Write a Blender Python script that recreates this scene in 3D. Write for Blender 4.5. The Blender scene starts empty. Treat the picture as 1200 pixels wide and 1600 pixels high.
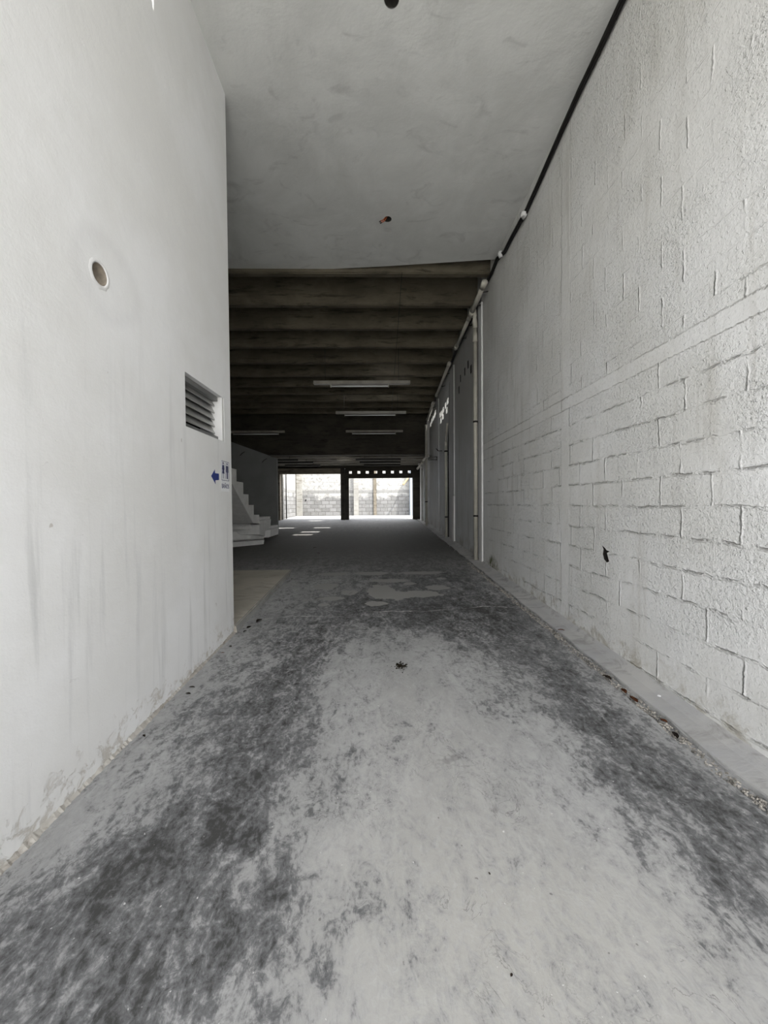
import bpy, bmesh, math, random
import numpy as np
from mathutils import Vector, Matrix
random.seed(7)
rng = np.random.RandomState(3)
C = bpy.context.scene.collection
SC = bpy.context.scene

# ------------------------------------------------------------------ camera
CAM = Vector((0, 0, 1.41)); F = 598.0
PITCH, YAW, ROLL = 0.0211, 0.0192, -0.0083
_f = Vector((math.sin(YAW)*math.cos(PITCH), math.cos(YAW)*math.cos(PITCH), -math.sin(PITCH)))
_r = Vector((math.cos(YAW), -math.sin(YAW), 0)); _u = _r.cross(_f)
RT = math.cos(ROLL)*_r + math.sin(ROLL)*_u
UP = -math.sin(ROLL)*_r + math.cos(ROLL)*_u
FW = _f
cd = bpy.data.cameras.new('camera'); cam = bpy.data.objects.new('camera', cd); C.objects.link(cam)
cam.matrix_world = Matrix(((RT.x, UP.x, -FW.x, CAM.x), (RT.y, UP.y, -FW.y, CAM.y), (RT.z, UP.z, -FW.z, CAM.z), (0, 0, 0, 1)))
cd.sensor_fit = 'VERTICAL'; cd.sensor_height = 36; cd.sensor_width = 27
cd.lens = F/1600*36; cd.clip_start = 0.02; cd.clip_end = 500
SC.camera = cam

# ------------------------------------------------------------------ light
SUN_D = Vector((-0.45, 0.25, -0.86)).normalized()
w = bpy.data.worlds.new('sky'); SC.world = w; w.use_nodes = True
nt = w.node_tree; nt.nodes.clear()
bg = nt.nodes.new('ShaderNodeBackground'); wo = nt.nodes.new('ShaderNodeOutputWorld')
tc = nt.nodes.new('ShaderNodeTexCoord'); sp = nt.nodes.new('ShaderNodeSeparateXYZ')
cr = nt.nodes.new('ShaderNodeValToRGB')
cr.color_ramp.elements[0].position = 0.0; cr.color_ramp.elements[0].color = (0.99, 0.975, 0.97, 1)
cr.color_ramp.elements[1].position = 0.9; cr.color_ramp.elements[1].color = (0.86, 0.89, 0.97, 1)
nt.links.new(tc.outputs['Generated'], sp.inputs[0]); nt.links.new(sp.outputs[2], cr.inputs[0])
nt.links.new(cr.outputs[0], bg.inputs[0]); bg.inputs[1].default_value = 1.0
nt.links.new(bg.outputs[0], wo.inputs[0])
sl = bpy.data.lights.new('sun', 'SUN'); so = bpy.data.objects.new('sun', sl); C.objects.link(so)
sl.energy = 2.4; sl.angle = 0.01; sl.color = (1, 0.965, 0.91)
so.rotation_euler = SUN_D.to_track_quat('-Z', 'Y').to_euler(); so.location = (8, -6, 14)
SC.view_settings.view_transform = 'Standard'; SC.view_settings.look = 'None'
SC.view_settings.gamma = 1; SC.view_settings.use_curve_mapping = False
SC.view_settings.exposure = 2.18
SC.cycles.max_bounces = 10; SC.cycles.diffuse_bounces = 8

# ------------------------------------------------------------------ pixel readings of the photo -> points on real planes
def ray(px, py): return FW + RT*((px-600)/F) - UP*((py-800)/F)
def onx(px, py, X):
    d = ray(px, py); return CAM + d*(X/d.x)
def ony(px, py, Y):
    d = ray(px, py); return CAM + d*(Y/d.y)
def onf(px, py, a=0.0, b=0.0443):
    d = ray(px, py); return CAM + d*((a-CAM.z)/(d.z-b*d.y))
def fz(y): return 0.0443*min(y, 16.7) if y < 16.7 else 0.7398 + (y-16.7)*0.012

# ------------------------------------------------------------------ helpers
def tag(o, label=None, cat=None, group=None, kind=None):
    if label: o['label'] = label
    if cat: o['category'] = cat
    if group: o['group'] = group
    if kind: o['kind'] = kind
    return o
def obj(name, bm, m, parent=None, smooth=False):
    bmesh.ops.recalc_face_normals(bm, faces=bm.faces)
    me = bpy.data.meshes.new(name); bm.to_mesh(me); bm.free()
    if smooth:
        for p in me.polygons: p.use_smooth = True
    o = bpy.data.objects.new(name, me); C.objects.link(o)
    if m: me.materials.append(m)
    if parent: o.parent = parent; o.location = -Vector(parent.location) if not parent.get('_local') else (0, 0, 0)
    return o
def empty(name, loc, label=None, cat=None, group=None):
    o = bpy.data.objects.new(name, None); C.objects.link(o); o.location = loc
    return tag(o, label, cat, group)
def bx(bm, x0, x1, y0, y1, z0, z1):
    v = [bm.verts.new((x, y, z)) for z in (z0, z1) for x, y in ((x0, y0), (x1, y0), (x1, y1), (x0, y1))]
    for f in ((3,2,1,0), (4,5,6,7), (0,1,5,4), (1,2,6,5), (2,3,7,6), (3,0,4,7)): bm.faces.new([v[i] for i in f])
    return v
def hexa(bm, pts):
    v = [bm.verts.new(p) for p in pts]
    for f in ((3,2,1,0), (4,5,6,7), (0,1,5,4), (1,2,6,5), (2,3,7,6), (3,0,4,7)): bm.faces.new([v[i] for i in f])
def box(name, x0, x1, y0, y1, z0, z1, m, parent=None, bev=0.0):
    bm = bmesh.new(); bx(bm, x0, x1, y0, y1, z0, z1)
    if bev: bmesh.ops.bevel(bm, geom=list(bm.edges), offset=bev, segments=2, affect='EDGES')
    return obj(name, bm, m, parent)
def prism(bm, poly, ext):
    """closed polygon of points swept by vector ext"""
    e = Vector(ext); a = [bm.verts.new(p) for p in poly]; b = [bm.verts.new(Vector(p)+e) for p in poly]
    n = len(poly); bm.faces.new(a); bm.faces.new(b[::-1])
    for i in range(n): bm.faces.new((a[i], a[(i+1) % n], b[(i+1) % n], b[i]))
def tube(bm, pts, r, seg=10, closed=True):
    pts = [Vector(p) for p in pts]; rings = []
    for i, p in enumerate(pts):
        t = (pts[min(i+1, len(pts)-1)] - pts[max(i-1, 0)]).normalized()
        ref = Vector((0, 0, 1)) if abs(t.z) < 0.9 else Vector((1, 0, 0))
        a = t.cross(ref).normalized(); b = t.cross(a).normalized()
        rr = r[i] if isinstance(r, (list, tuple)) else r
        rings.append([bm.verts.new(p + (a*math.cos(k*2*math.pi/seg) + b*math.sin(k*2*math.pi/seg))*rr) for k in range(seg)])
    for i in range(len(rings)-1):
        for k in range(seg):
            bm.faces.new((rings[i][k], rings[i][(k+1) % seg], rings[i+1][(k+1) % seg], rings[i+1][k]))
    if closed: bm.faces.new(rings[0][::-1]); bm.faces.new(rings[-1])
def bend(a, b, c, n=6):
    a, b, c = Vector(a), Vector(b), Vector(c)
    return [a*(1-t)**2 + b*2*t*(1-t) + c*t*t for t in [i/n for i in range(n+1)]]
def cut(o, cutter_bm):
    """cut openings out of a wall mesh; the cutter does not stay in the scene"""
    bmesh.ops.recalc_face_normals(cutter_bm, faces=cutter_bm.faces)
    me = bpy.data.meshes.new('c'); cutter_bm.to_mesh(me); cutter_bm.free()
    c = bpy.data.objects.new('c', me); C.objects.link(c)
    md = o.modifiers.new('b', 'BOOLEAN'); md.operation = 'DIFFERENCE'; md.solver = 'EXACT'; md.object = c; md.use_self = True
    dg = bpy.context.evaluated_depsgraph_get(); dg.update()
    nm = bpy.data.meshes.new_from_object(o.evaluated_get(dg))
    o.modifiers.clear(); o.data = nm; bpy.data.objects.remove(c); return o

# ------------------------------------------------------------------ materials
class NT:
    def __init__(s, name):
        s.m = bpy.data.materials.new(name); s.m.use_nodes = True; s.t = s.m.node_tree; s.t.nodes.clear()
        s.out = s.n('ShaderNodeOutputMaterial'); s.b = s.n('ShaderNodeBsdfPrincipled')
        s.l(s.b.outputs[0], s.out.inputs[0]); s.b.inputs['Roughness'].default_value = 0.85
        s.b.inputs['Specular IOR Level'].default_value = 0.25
        s.pos = s.n('ShaderNodeNewGeometry').outputs['Position']
    def n(s, t): return s.t.nodes.new(t)
    def l(s, a, b): s.t.links.new(a, b)
    def put(s, sock, v):
        if isinstance(v, bpy.types.NodeSocket): s.l(v, sock)
        else: sock.default_value = v
    def map(s, scale=(1, 1, 1), loc=(0, 0, 0), rot=(0, 0, 0), src=None):
        m = s.n('ShaderNodeMapping'); s.l(src or s.pos, m.inputs[0])
        m.inputs['Scale'].default_value = scale; m.inputs['Location'].default_value = loc; m.inputs['Rotation'].default_value = rot
        return m.outputs[0]
    def noise(s, scale, det=6, rough=0.6, dist=0.0, vec=None):
        n = s.n('ShaderNodeTexNoise'); s.l(vec or s.pos, n.inputs['Vector'])
        n.inputs['Scale'].default_value = scale; n.inputs['Detail'].default_value = det
        n.inputs['Roughness'].default_value = rough; n.inputs['Distortion'].default_value = dist
        return n.outputs['Fac']
    def math(s, op, a, b=0.0, c=0.0, clamp=False):
        m = s.n('ShaderNodeMath'); m.operation = op; m.use_clamp = clamp
        s.put(m.inputs[0], a); s.put(m.inputs[1], b); s.put(m.inputs[2], c); return m.outputs[0]
    def ramp(s, v, lo, hi, a=0.0, b=1.0):
        m = s.n('ShaderNodeMapRange'); m.interpolation_type = 'SMOOTHSTEP'; s.put(m.inputs[0], v)
        m.inputs[1].default_value = lo; m.inputs[2].default_value = hi; m.inputs[3].default_value = a; m.inputs[4].default_value = b
        return m.outputs[0]
    def mix(s, f, a, b, mode='MIX'):
        m = s.n('ShaderNodeMix'); m.data_type = 'RGBA'; m.blend_type = mode
        s.put(m.inputs[0], f)
        for i, v in ((6, a), (7, b)): s.put(m.inputs[i], v if isinstance(v, bpy.types.NodeSocket) else (*v, 1))
        return m.outputs[2]
    def xyz(s, src=None):
        n = s.n('ShaderNodeSeparateXYZ'); s.l(src or s.pos, n.inputs[0]); return n.outputs
    def comb(s, x, y, z=0.0):
        n = s.n('ShaderNodeCombineXYZ'); s.put(n.inputs[0], x); s.put(n.inputs[1], y); s.put(n.inputs[2], z); return n.outputs[0]
    def attr(s, name):
        n = s.n('ShaderNodeAttribute'); n.attribute_name = name; return n
    def bump(s, h, dist=0.01, strength=1.0):
        n = s.n('ShaderNodeBump'); s.l(h, n.inputs['Height']); n.inputs['Distance'].default_value = dist
        n.inputs['Strength'].default_value = strength; s.l(n.outputs[0], s.b.inputs['Normal'])
    def col(s, c):
        s.put(s.b.inputs['Base Color'], c if isinstance(c, bpy.types.NodeSocket) else (*c, 1)); return s.m

def plain(name, c, rough=0.6, spec=0.3, metal=0.0, var=0.12, scale=8):
    k = NT(name); k.b.inputs['Roughness'].default_value = rough; k.b.inputs['Specular IOR Level'].default_value = spec
    k.b.inputs['Metallic'].default_value = metal
    v = k.noise(scale, 5); f = k.ramp(v, 0.35, 0.65)
    d = tuple(x*(1-var*1.6) for x in c)
    return k.col(k.mix(f, d, c))

def plaster_mat():
    k = NT('white_plaster')
    x, y, z = k.xyz()
    big = k.noise(0.9, 5, 0.6); mid = k.noise(5, 6, 0.65)
    streak = k.noise(2.2, 5, 0.6, vec=k.map((1, 5, 0.35)))
    c = k.mix(k.ramp(big, 0.35, 0.7), (0.70, 0.70, 0.685), (0.78, 0.785, 0.785))
    c = k.mix(k.math('MULTIPLY', k.ramp(streak, 0.52, 0.75), k.ramp(z, 3.0, 0.9)), c, (0.60, 0.605, 0.60))
    # splash dirt close to the floor, only where flakes and stains sit
    low = k.ramp(k.math('SUBTRACT', z, k.math('MULTIPLY', y, 0.0443)), 0.34, 0.02)
    spots = k.ramp(k.math('ADD', k.math('MULTIPLY', k.noise(11, 9, 0.74, 0.6), 1.0), k.math('MULTIPLY', low, 0.15)), 0.63, 0.74)
    c = k.mix(k.math('MULTIPLY', spots, k.math('ADD', k.math('MULTIPLY', low, 0.6), 0.05)), c, (0.42, 0.38, 0.32))
    tiny = k.ramp(k.noise(17, 2, 0.5, 0.2, vec=k.map((1, 1, 0.6))), 0.78, 0.81)
    c = k.mix(k.math('MULTIPLY', tiny, 0.5), c, (0.33, 0.29, 0.24))
    # patch of smoother plaster round the pipe hole
    dy = k.math('SUBTRACT', y, 2.08); dz = k.math('SUBTRACT', z, 2.60)
    r = k.math('SQRT', k.math('ADD', k.math('MULTIPLY', dy, dy), k.math('MULTIPLY', k.math('MULTIPLY', dz, dz), 1.2)))
    r = k.math('ADD', r, k.math('MULTIPLY', k.math('SUBTRACT', k.noise(4, 4), 0.5), 0.14))
    c = k.mix(k.math('MULTIPLY', k.math('SUBTRACT', k.ramp(r, 0.29, 0.2), k.ramp(r, 0.27, 0.1)), 0.35), c, (0.60, 0.60, 0.60))
    h = k.math('ADD', k.math('MULTIPLY', k.noise(90, 3, 0.6), 0.12), k.math('MULTIPLY', k.noise(9, 5, 0.55, 0.3), 0.5))
    h = k.math('ADD', h, k.math('MULTIPLY', spots, -0.3))
    k.bump(h, 0.010, 0.6)
    return k.col(c)

def block_mat():
    k = NT('painted_block_wall')
    x, y, z = k.xyz()
    wob = k.math('MULTIPLY', k.math('SUBTRACT', k.noise(3.0, 4, 0.6), 0.5), 0.05)
    wob2 = k.math('MULTIPLY', k.math('SUBTRACT', k.noise(22, 3, 0.6), 0.5), 0.03)
    zz = k.math('ADD', k.math('ADD', z, wob), wob2); yy = k.math('ADD', k.math('ADD', y, wob2), k.math('MULTIPLY', wob, -0.8))
    rr = k.math('DIVIDE', k.math('ADD', zz, 0.02), 0.20); row = k.math('FLOOR', rr); fr = k.math('FRACT', rr)
    dH = k.math('MULTIPLY', k.math('MINIMUM', fr, k.math('SUBTRACT', 1.0, fr)), 0.20)
    par = k.math('MULTIPLY', k.math('FRACT', k.math('MULTIPLY', row, 0.5)), 1.0)
    jog = k.math('MULTIPLY', k.math('FRACT', k.math('MULTIPLY', row, 0.377)), 0.12)
    uu = k.math('ADD', k.math('ADD', k.math('DIVIDE', yy, 0.40), par), jog); cell = k.math('FLOOR', uu); fu = k.math('FRACT', uu)
    dV = k.math('MULTIPLY', k.math('MINIMUM', fu, k.math('SUBTRACT', 1.0, fu)), 0.40)
    wn = k.n('ShaderNodeTexWhiteNoise'); wn.noise_dimensions = '2D'; k.l(k.comb(row, cell), wn.inputs['Vector']); rnd = wn.outputs['Value']
    band = k.math('MULTIPLY', k.ramp(k.math('ADD', z, wob2), 2.345, 2.36), k.ramp(k.math('ADD', z, wob2), 2.475, 2.46))
    colm = k.math('MULTIPLY', k.ramp(k.math('ADD', y, wob2), 3.80, 3.81), k.ramp(k.math('ADD', y, wob2), 3.97, 3.955))
    flat = k.math('MAXIMUM', band, colm)
    # mortar shows in patches only, thick paint hides the rest; above the band it is fainter
    vis = k.ramp(k.math('ADD', k.math('MULTIPLY', k.noise(1.7, 3, 0.5), .5), k.math('MULTIPLY', k.noise(5.5, 4, 0.6, vec=k.map((1, 1, 1), (0, 4, 2))), .5)), 0.44, 0.56, 0.06, 1.0)
    vis = k.math('MULTIPLY', vis, k.ramp(z, 2.3, 2.7, 1.0, 0.22))
    vis = k.math('MULTIPLY', vis, k.math('SUBTRACT', 1.0, flat))
    brk = k.ramp(k.noise(11, 4, 0.6), 0.40, 0.55)
    groove = k.math('MULTIPLY', k.math('MULTIPLY', k.ramp(dH, 0.007, 0.0015), vis), brk)
    visV = k.ramp(k.noise(2.3, 3, 0.6, vec=k.map((1, 1, 1), (6, 2, 5))), 0.44, 0.58, 0.06, 1.0)
    visV = k.math('MULTIPLY', k.math('MULTIPLY', visV, k.math('SUBTRACT', 1.0, flat)), k.ramp(z, 2.6, 4.2, 1.0, 0.45))
    ridge = k.math('ADD', k.math('MULTIPLY', k.ramp(dV, 0.012, 0.0), visV), k.math('MULTIPLY', k.ramp(dH, 0.018, 0.006), k.math('MULTIPLY', vis, 0.5)))
    rough1 = k.noise(42, 4, 0.62); rough2 = k.noise(130, 3, 0.6); lump = k.noise(7, 4, 0.55, 0.4)
    pop = k.ramp(k.noise(55, 3, 0.55), 0.56, 0.72)
    rmask = k.ramp(k.noise(1.1, 3, 0.5, vec=k.map((1, 1, 1), (3, 1, 0))), 0.36, 0.6, 0.35, 1.15)
    tex = k.math('ADD', k.math('MULTIPLY', rough1, 0.9), k.math('ADD', k.math('MULTIPLY', rough2, 0.30), k.math('MULTIPLY', pop, 0.42)))
    tex = k.math('MULTIPLY', tex, k.math('MULTIPLY', rmask, k.math('SUBTRACT', 1.0, k.math('MULTIPLY', flat, 0.55))))
    h = k.math('ADD', tex, k.math('MULTIPLY', lump, 0.7))
    h = k.math('ADD', h, k.math('MULTIPLY', ridge, 1.0))
    h = k.math('SUBTRACT', h, k.math('MULTIPLY', groove, 1.1))
    h = k.math('ADD', h, k.math('ADD', k.math('MULTIPLY', band, 1.1), k.math('MULTIPLY', colm, 0.6)))
    h = k.math('ADD', h, k.math('MULTIPLY', k.math('MULTIPLY', rnd, k.math('SUBTRACT', 1.0, flat)), k.ramp(z, 2.3, 2.7, 0.45, 0.15)))
    k.bump(h, 0.011, 1.0)
    big = k.noise(1.2, 5, 0.6)
    c = k.mix(k.ramp(big, 0.35, 0.65), (0.68, 0.68, 0.66), (0.76, 0.765, 0.76))
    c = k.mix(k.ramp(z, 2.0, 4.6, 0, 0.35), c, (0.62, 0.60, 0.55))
    st = k.noise(2.0, 5, 0.6, vec=k.map((1, 4, 0.4)))
    c = k.mix(k.math('MULTIPLY', k.ramp(st, 0.52, 0.75), 0.5), c, (0.50, 0.485, 0.45))
    c = k.mix(k.math('MULTIPLY', groove, 0.55), c, (0.27, 0.26, 0.24))
    e1 = k.math('ABSOLUTE', k.math('SUBTRACT', k.math('ADD', z, wob2), 2.472)); e2 = k.math('ABSOLUTE', k.math('SUBTRACT', k.math('ADD', z, wob2), 2.350))
    edge = k.math('MULTIPLY', k.math('MAXIMUM', k.ramp(e1, 0.008, 0.002), k.math('MULTIPLY', k.ramp(e2, 0.006, 0.002), 0.7)), k.ramp(k.noise(3.1, 4, vec=k.map((1, 1, 1), (0, 8, 8))), 0.40, 0.52))
    c = k.mix(k.math('MULTIPLY', edge, 0.45), c, (0.22, 0.21, 0.19))
    low = k.ramp(k.math('SUBTRACT', z, k.math('MULTIPLY', y, 0.0443)), 0.45, 0.0)
    sp = k.ramp(k.math('ADD', k.noise(6, 9, 0.72, 0.5), k.math('MULTIPLY', low, 0.16)), 0.60, 0.78)
    c = k.mix(k.math('MULTIPLY', sp, k.math('ADD', k.math('MULTIPLY', low, 0.65), 0.12)), c, (0.33, 0.30, 0.24))
    # green growth at the foot of the wall
    dy = k.math('DIVIDE', k.math('SUBTRACT', y, 6.35), 0.28); dz = k.math('DIVIDE', k.math('SUBTRACT', z, 0.37), 0.17)
    r = k.math('ADD', k.math('MULTIPLY', dy, dy), k.math('MULTIPLY', dz, dz))
    g = k.math('MULTIPLY', k.ramp(r, 1.4, 0.1), k.ramp(k.noise(14, 5, vec=k.map((1, 1, 0.4))), 0.42, 0.6))
    c = k.mix(g, c, (0.09, 0.10, 0.03))
    return k.col(c)

def inner_wall_mat():
    k = NT('smooth_render_wall')
    x, y, z = k.xyz()
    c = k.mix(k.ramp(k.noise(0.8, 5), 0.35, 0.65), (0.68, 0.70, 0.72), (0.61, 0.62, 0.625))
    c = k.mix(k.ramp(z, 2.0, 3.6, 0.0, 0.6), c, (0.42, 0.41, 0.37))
    st = k.noise(2.0, 6, 0.65, vec=k.map((1, 3.5, 0.3)))
    c = k.mix(k.math('MULTIPLY', k.ramp(st, 0.5, 0.72), 0.5), c, (0.33, 0.33, 0.31))
    low = k.ramp(k.math('SUBTRACT', z, k.math('MULTIPLY', y, 0.0443)), 0.5, 0.0)
    c = k.mix(k.math('MULTIPLY', low, k.ramp(k.noise(5, 6), 0.4, 0.7, 0.1, 0.7)), c, (0.24, 0.22, 0.17))
    k.bump(k.math('ADD', k.noise(9, 5), k.math('MULTIPLY', k.noise(60, 3), 0.15)), 0.008, 0.5)
    return k.col(c)

def ceiling_mat():
    k = NT('rendered_slab')
    c = k.mix(k.ramp(k.noise(1.0, 6, 0.65, 0.4), 0.35, 0.68), (0.56, 0.565, 0.545), (0.66, 0.665, 0.645))
    sm = k.ramp(k.noise(2.3, 6, 0.6, 1.2, vec=k.map((1, 1.6, 1), rot=(0, 0, 0.5))), 0.55, 0.72)
    c = k.mix(k.math('MULTIPLY', sm, 0.55), c, (0.42, 0.42, 0.41))
    k.bump(k.math('ADD', k.noise(3.5, 5, 0.5, 0.4), k.math('MULTIPLY', k.noise(50, 3), 0.12)), 0.02, 0.45)
    return k.col(c)

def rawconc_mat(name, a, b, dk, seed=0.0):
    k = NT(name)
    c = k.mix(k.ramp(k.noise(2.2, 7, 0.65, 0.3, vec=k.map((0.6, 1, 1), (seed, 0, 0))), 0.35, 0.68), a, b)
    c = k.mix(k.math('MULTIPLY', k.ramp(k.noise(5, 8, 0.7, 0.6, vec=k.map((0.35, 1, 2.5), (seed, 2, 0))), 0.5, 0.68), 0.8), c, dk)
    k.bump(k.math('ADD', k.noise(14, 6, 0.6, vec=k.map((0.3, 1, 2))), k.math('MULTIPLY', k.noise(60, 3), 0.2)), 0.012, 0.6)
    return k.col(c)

def floor_mat():
    k = NT('stained_concrete_floor')
    x, y, z = k.xyz()
    at = k.attr('stain_shade'); sc = k.n('ShaderNodeSeparateColor'); k.l(at.outputs['Color'], sc.inputs[0])
    dk, pale, warm = sc.outputs[0], sc.outputs[1], sc.outputs[2]
    rot = k.map((1.0, 0.62, 1), rot=(0, 0, 0.35))
    n1 = k.noise(2.6, 10, 0.66, 0.5, vec=rot); n2 = k.noise(9, 8, 0.7, 0.8, vec=rot)
    n3 = k.noise(38, 6, 0.68, 0.4); n4 = k.noise(5, 9, 0.75, 1.6, vec=k.map((1, 0.35, 1), (7, 1, 0), (0, 0, -0.5)))
    n5 = k.noise(20, 10, 0.78, 1.2, vec=k.map((1, 0.6, 1), (3, 3, 0), (0, 0, 0.5)))
    cl = k.mix(k.ramp(n1, 0.38, 0.62), (0.315, 0.315, 0.31), (0.385, 0.385, 0.38))
    cl = k.mix(k.math('MULTIPLY', warm, 0.8), cl, (0.395, 0.385, 0.355))
    cl = k.mix(k.ramp(n3, 0.45, 0.70, 0.0, 0.45), cl, (0.47, 0.47, 0.46))
    def add(a, n, g): return k.math('ADD', a, k.math('MULTIPLY', k.math('SUBTRACT', n, 0.5), g))
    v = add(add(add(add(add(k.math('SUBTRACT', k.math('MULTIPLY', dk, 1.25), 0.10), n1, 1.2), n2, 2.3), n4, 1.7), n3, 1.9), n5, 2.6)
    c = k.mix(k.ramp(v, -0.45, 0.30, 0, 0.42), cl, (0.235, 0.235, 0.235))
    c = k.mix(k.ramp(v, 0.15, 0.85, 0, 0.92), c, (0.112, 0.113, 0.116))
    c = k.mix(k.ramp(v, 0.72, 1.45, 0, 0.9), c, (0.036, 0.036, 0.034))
    # fine dark scratches and crazing
    w1 = k.math('ABSOLUTE', k.math('SUBTRACT', k.noise(7, 6, 0.62, 1.0, vec=k.map((1, 0.7, 1), (1, 6, 0))), 0.5))
    cz = k.math('MULTIPLY', k.ramp(w1, 0.010, 0.001), k.ramp(k.noise(2.2, 4, 0.6, vec=k.map((1, 1, 1), (8, 8, 0))), 0.46, 0.62))
    c = k.mix(k.math('MULTIPLY', cz, 0.55), c, (0.10, 0.10, 0.098))
    c = k.mix(k.math('MULTIPLY', k.ramp(y, 5.5, 9.0, 0, 0.78), k.ramp(y, 10.5, 14.5, 1.0, 0.30)), c, (0.070, 0.067, 0.060))  # hall shade put into the floor colour, easing off towards the courtyard
    # dried puddle marks
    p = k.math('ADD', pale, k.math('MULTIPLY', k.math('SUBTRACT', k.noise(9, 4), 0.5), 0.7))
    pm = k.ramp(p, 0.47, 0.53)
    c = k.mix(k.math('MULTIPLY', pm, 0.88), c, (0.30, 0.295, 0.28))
    # scattered dark spots
    sp = k.ramp(k.noise(4.5, 3, 0.5, 0.3, vec=k.map((1, 1, 1), (2, 9, 0))), 0.70, 0.74)
    c = k.mix(k.math('MULTIPLY', sp, 0.45), c, (0.15, 0.145, 0.14))
    fl = k.ramp(k.noise(60, 2, 0.5), 0.74, 0.78)
    c = k.mix(k.math('MULTIPLY', fl, 0.6), c, (0.72, 0.71, 0.69))
    fs = k.ramp(k.noise(33, 2, 0.5, vec=k.map((1, 1, 1), (5, 3, 0))), 0.755, 0.78)
    c = k.mix(k.math('MULTIPLY', fs, 0.6), c, (0.10, 0.095, 0.09))
    # hairline crack and a cast joint across the bay
    def line(y0, wd, sl, amp, scl):
        d = k.math('SUBTRACT', y, k.math('ADD', k.math('MULTIPLY', x, sl), y0))
        d = k.math('ADD', d, k.math('MULTIPLY', k.math('SUBTRACT', k.noise(scl, 4, 0.6), 0.5), amp))
        return k.ramp(k.math('ABSOLUTE', d), wd, wd*0.3)
    c = k.mix(k.math('MULTIPLY', k.math('MULTIPLY', line(4.28, 0.013, 0.10, 0.45, 1.6), k.ramp(k.noise(1.9, 4), 0.40, 0.58, 0.1, 1.0)), 0.6), c, (0.55, 0.54, 0.52))
    rough = k.ramp(v, 0.2, 0.9, 0.80, 0.62); k.l(rough, k.b.inputs['Roughness'])
    k.b.inputs['Specular IOR Level'].default_value = 0.3
    k.bump(k.math('ADD', k.math('MULTIPLY', n3, 0.3), k.math('ADD', k.math('MULTIPLY', n2, 0.6), k.math('MULTIPLY', k.noise(150, 3), 0.06))), 0.006, 0.5)
    return k.col(c)

def courtyard_block_mat():
    k = NT('weathered_block')
    x, y, z = k.xyz()
    wob = k.math('MULTIPLY', k.math('SUBTRACT', k.noise(5, 4), 0.5), 0.03)
    b = k.n('ShaderNodeTexBrick'); k.l(k.comb(k.math('ADD', k.math('ADD', x, y), wob), k.math('ADD', z, wob)), b.inputs['Vector'])
    b.inputs['Scale'].default_value = 1; b.inputs['Mortar Size'].default_value = 0.016; b.inputs['Mortar Smooth'].default_value = 0.5
    b.inputs['Brick Width'].default_value = 0.40; b.inputs['Row Height'].default_value = 0.20
    b.inputs['Color1'].default_value = (0.27, 0.27, 0.265, 1); b.inputs['Color2'].default_value = (0.19, 0.19, 0.185, 1); b.inputs['Mortar'].default_value = (0.13, 0.125, 0.12, 1)
    white = k.ramp(k.math('ADD', z, k.math('MULTIPLY', k.math('SUBTRACT', k.noise(1.4, 5, 0.6), 0.5), 1.8)), 1.75, 2.0)
    wh2 = k.math('MULTIPLY', white, k.ramp(k.noise(7, 6, 0.7), 0.36, 0.52, 0.35, 0.9))
    c = k.mix(wh2, b.outputs['Color'], (0.46, 0.455, 0.43))
    c = k.mix(k.math('MULTIPLY', k.ramp(k.noise(5, 7, 0.7), 0.5, 0.66), 0.6), c, (0.15, 0.145, 0.13))
    bandm = k.math('MULTIPLY', k.ramp(z, 2.0, 2.02), k.ramp(z, 2.19, 2.17))
    c = k.mix(k.math('MULTIPLY', bandm, 0.8), c, (0.22, 0.22, 0.21))
    hole = k.ramp(k.noise(4.2, 1, 0.4, vec=k.map((1, 1, 1), (4, 0, 2))), 0.765, 0.775)
    c = k.mix(hole, c, (0.03, 0.03, 0.03))
    k.bump(k.math('SUBTRACT', k.noise(25, 5), b.outputs['Fac']), 0.01, 0.8)
    return k.col(c)

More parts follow.
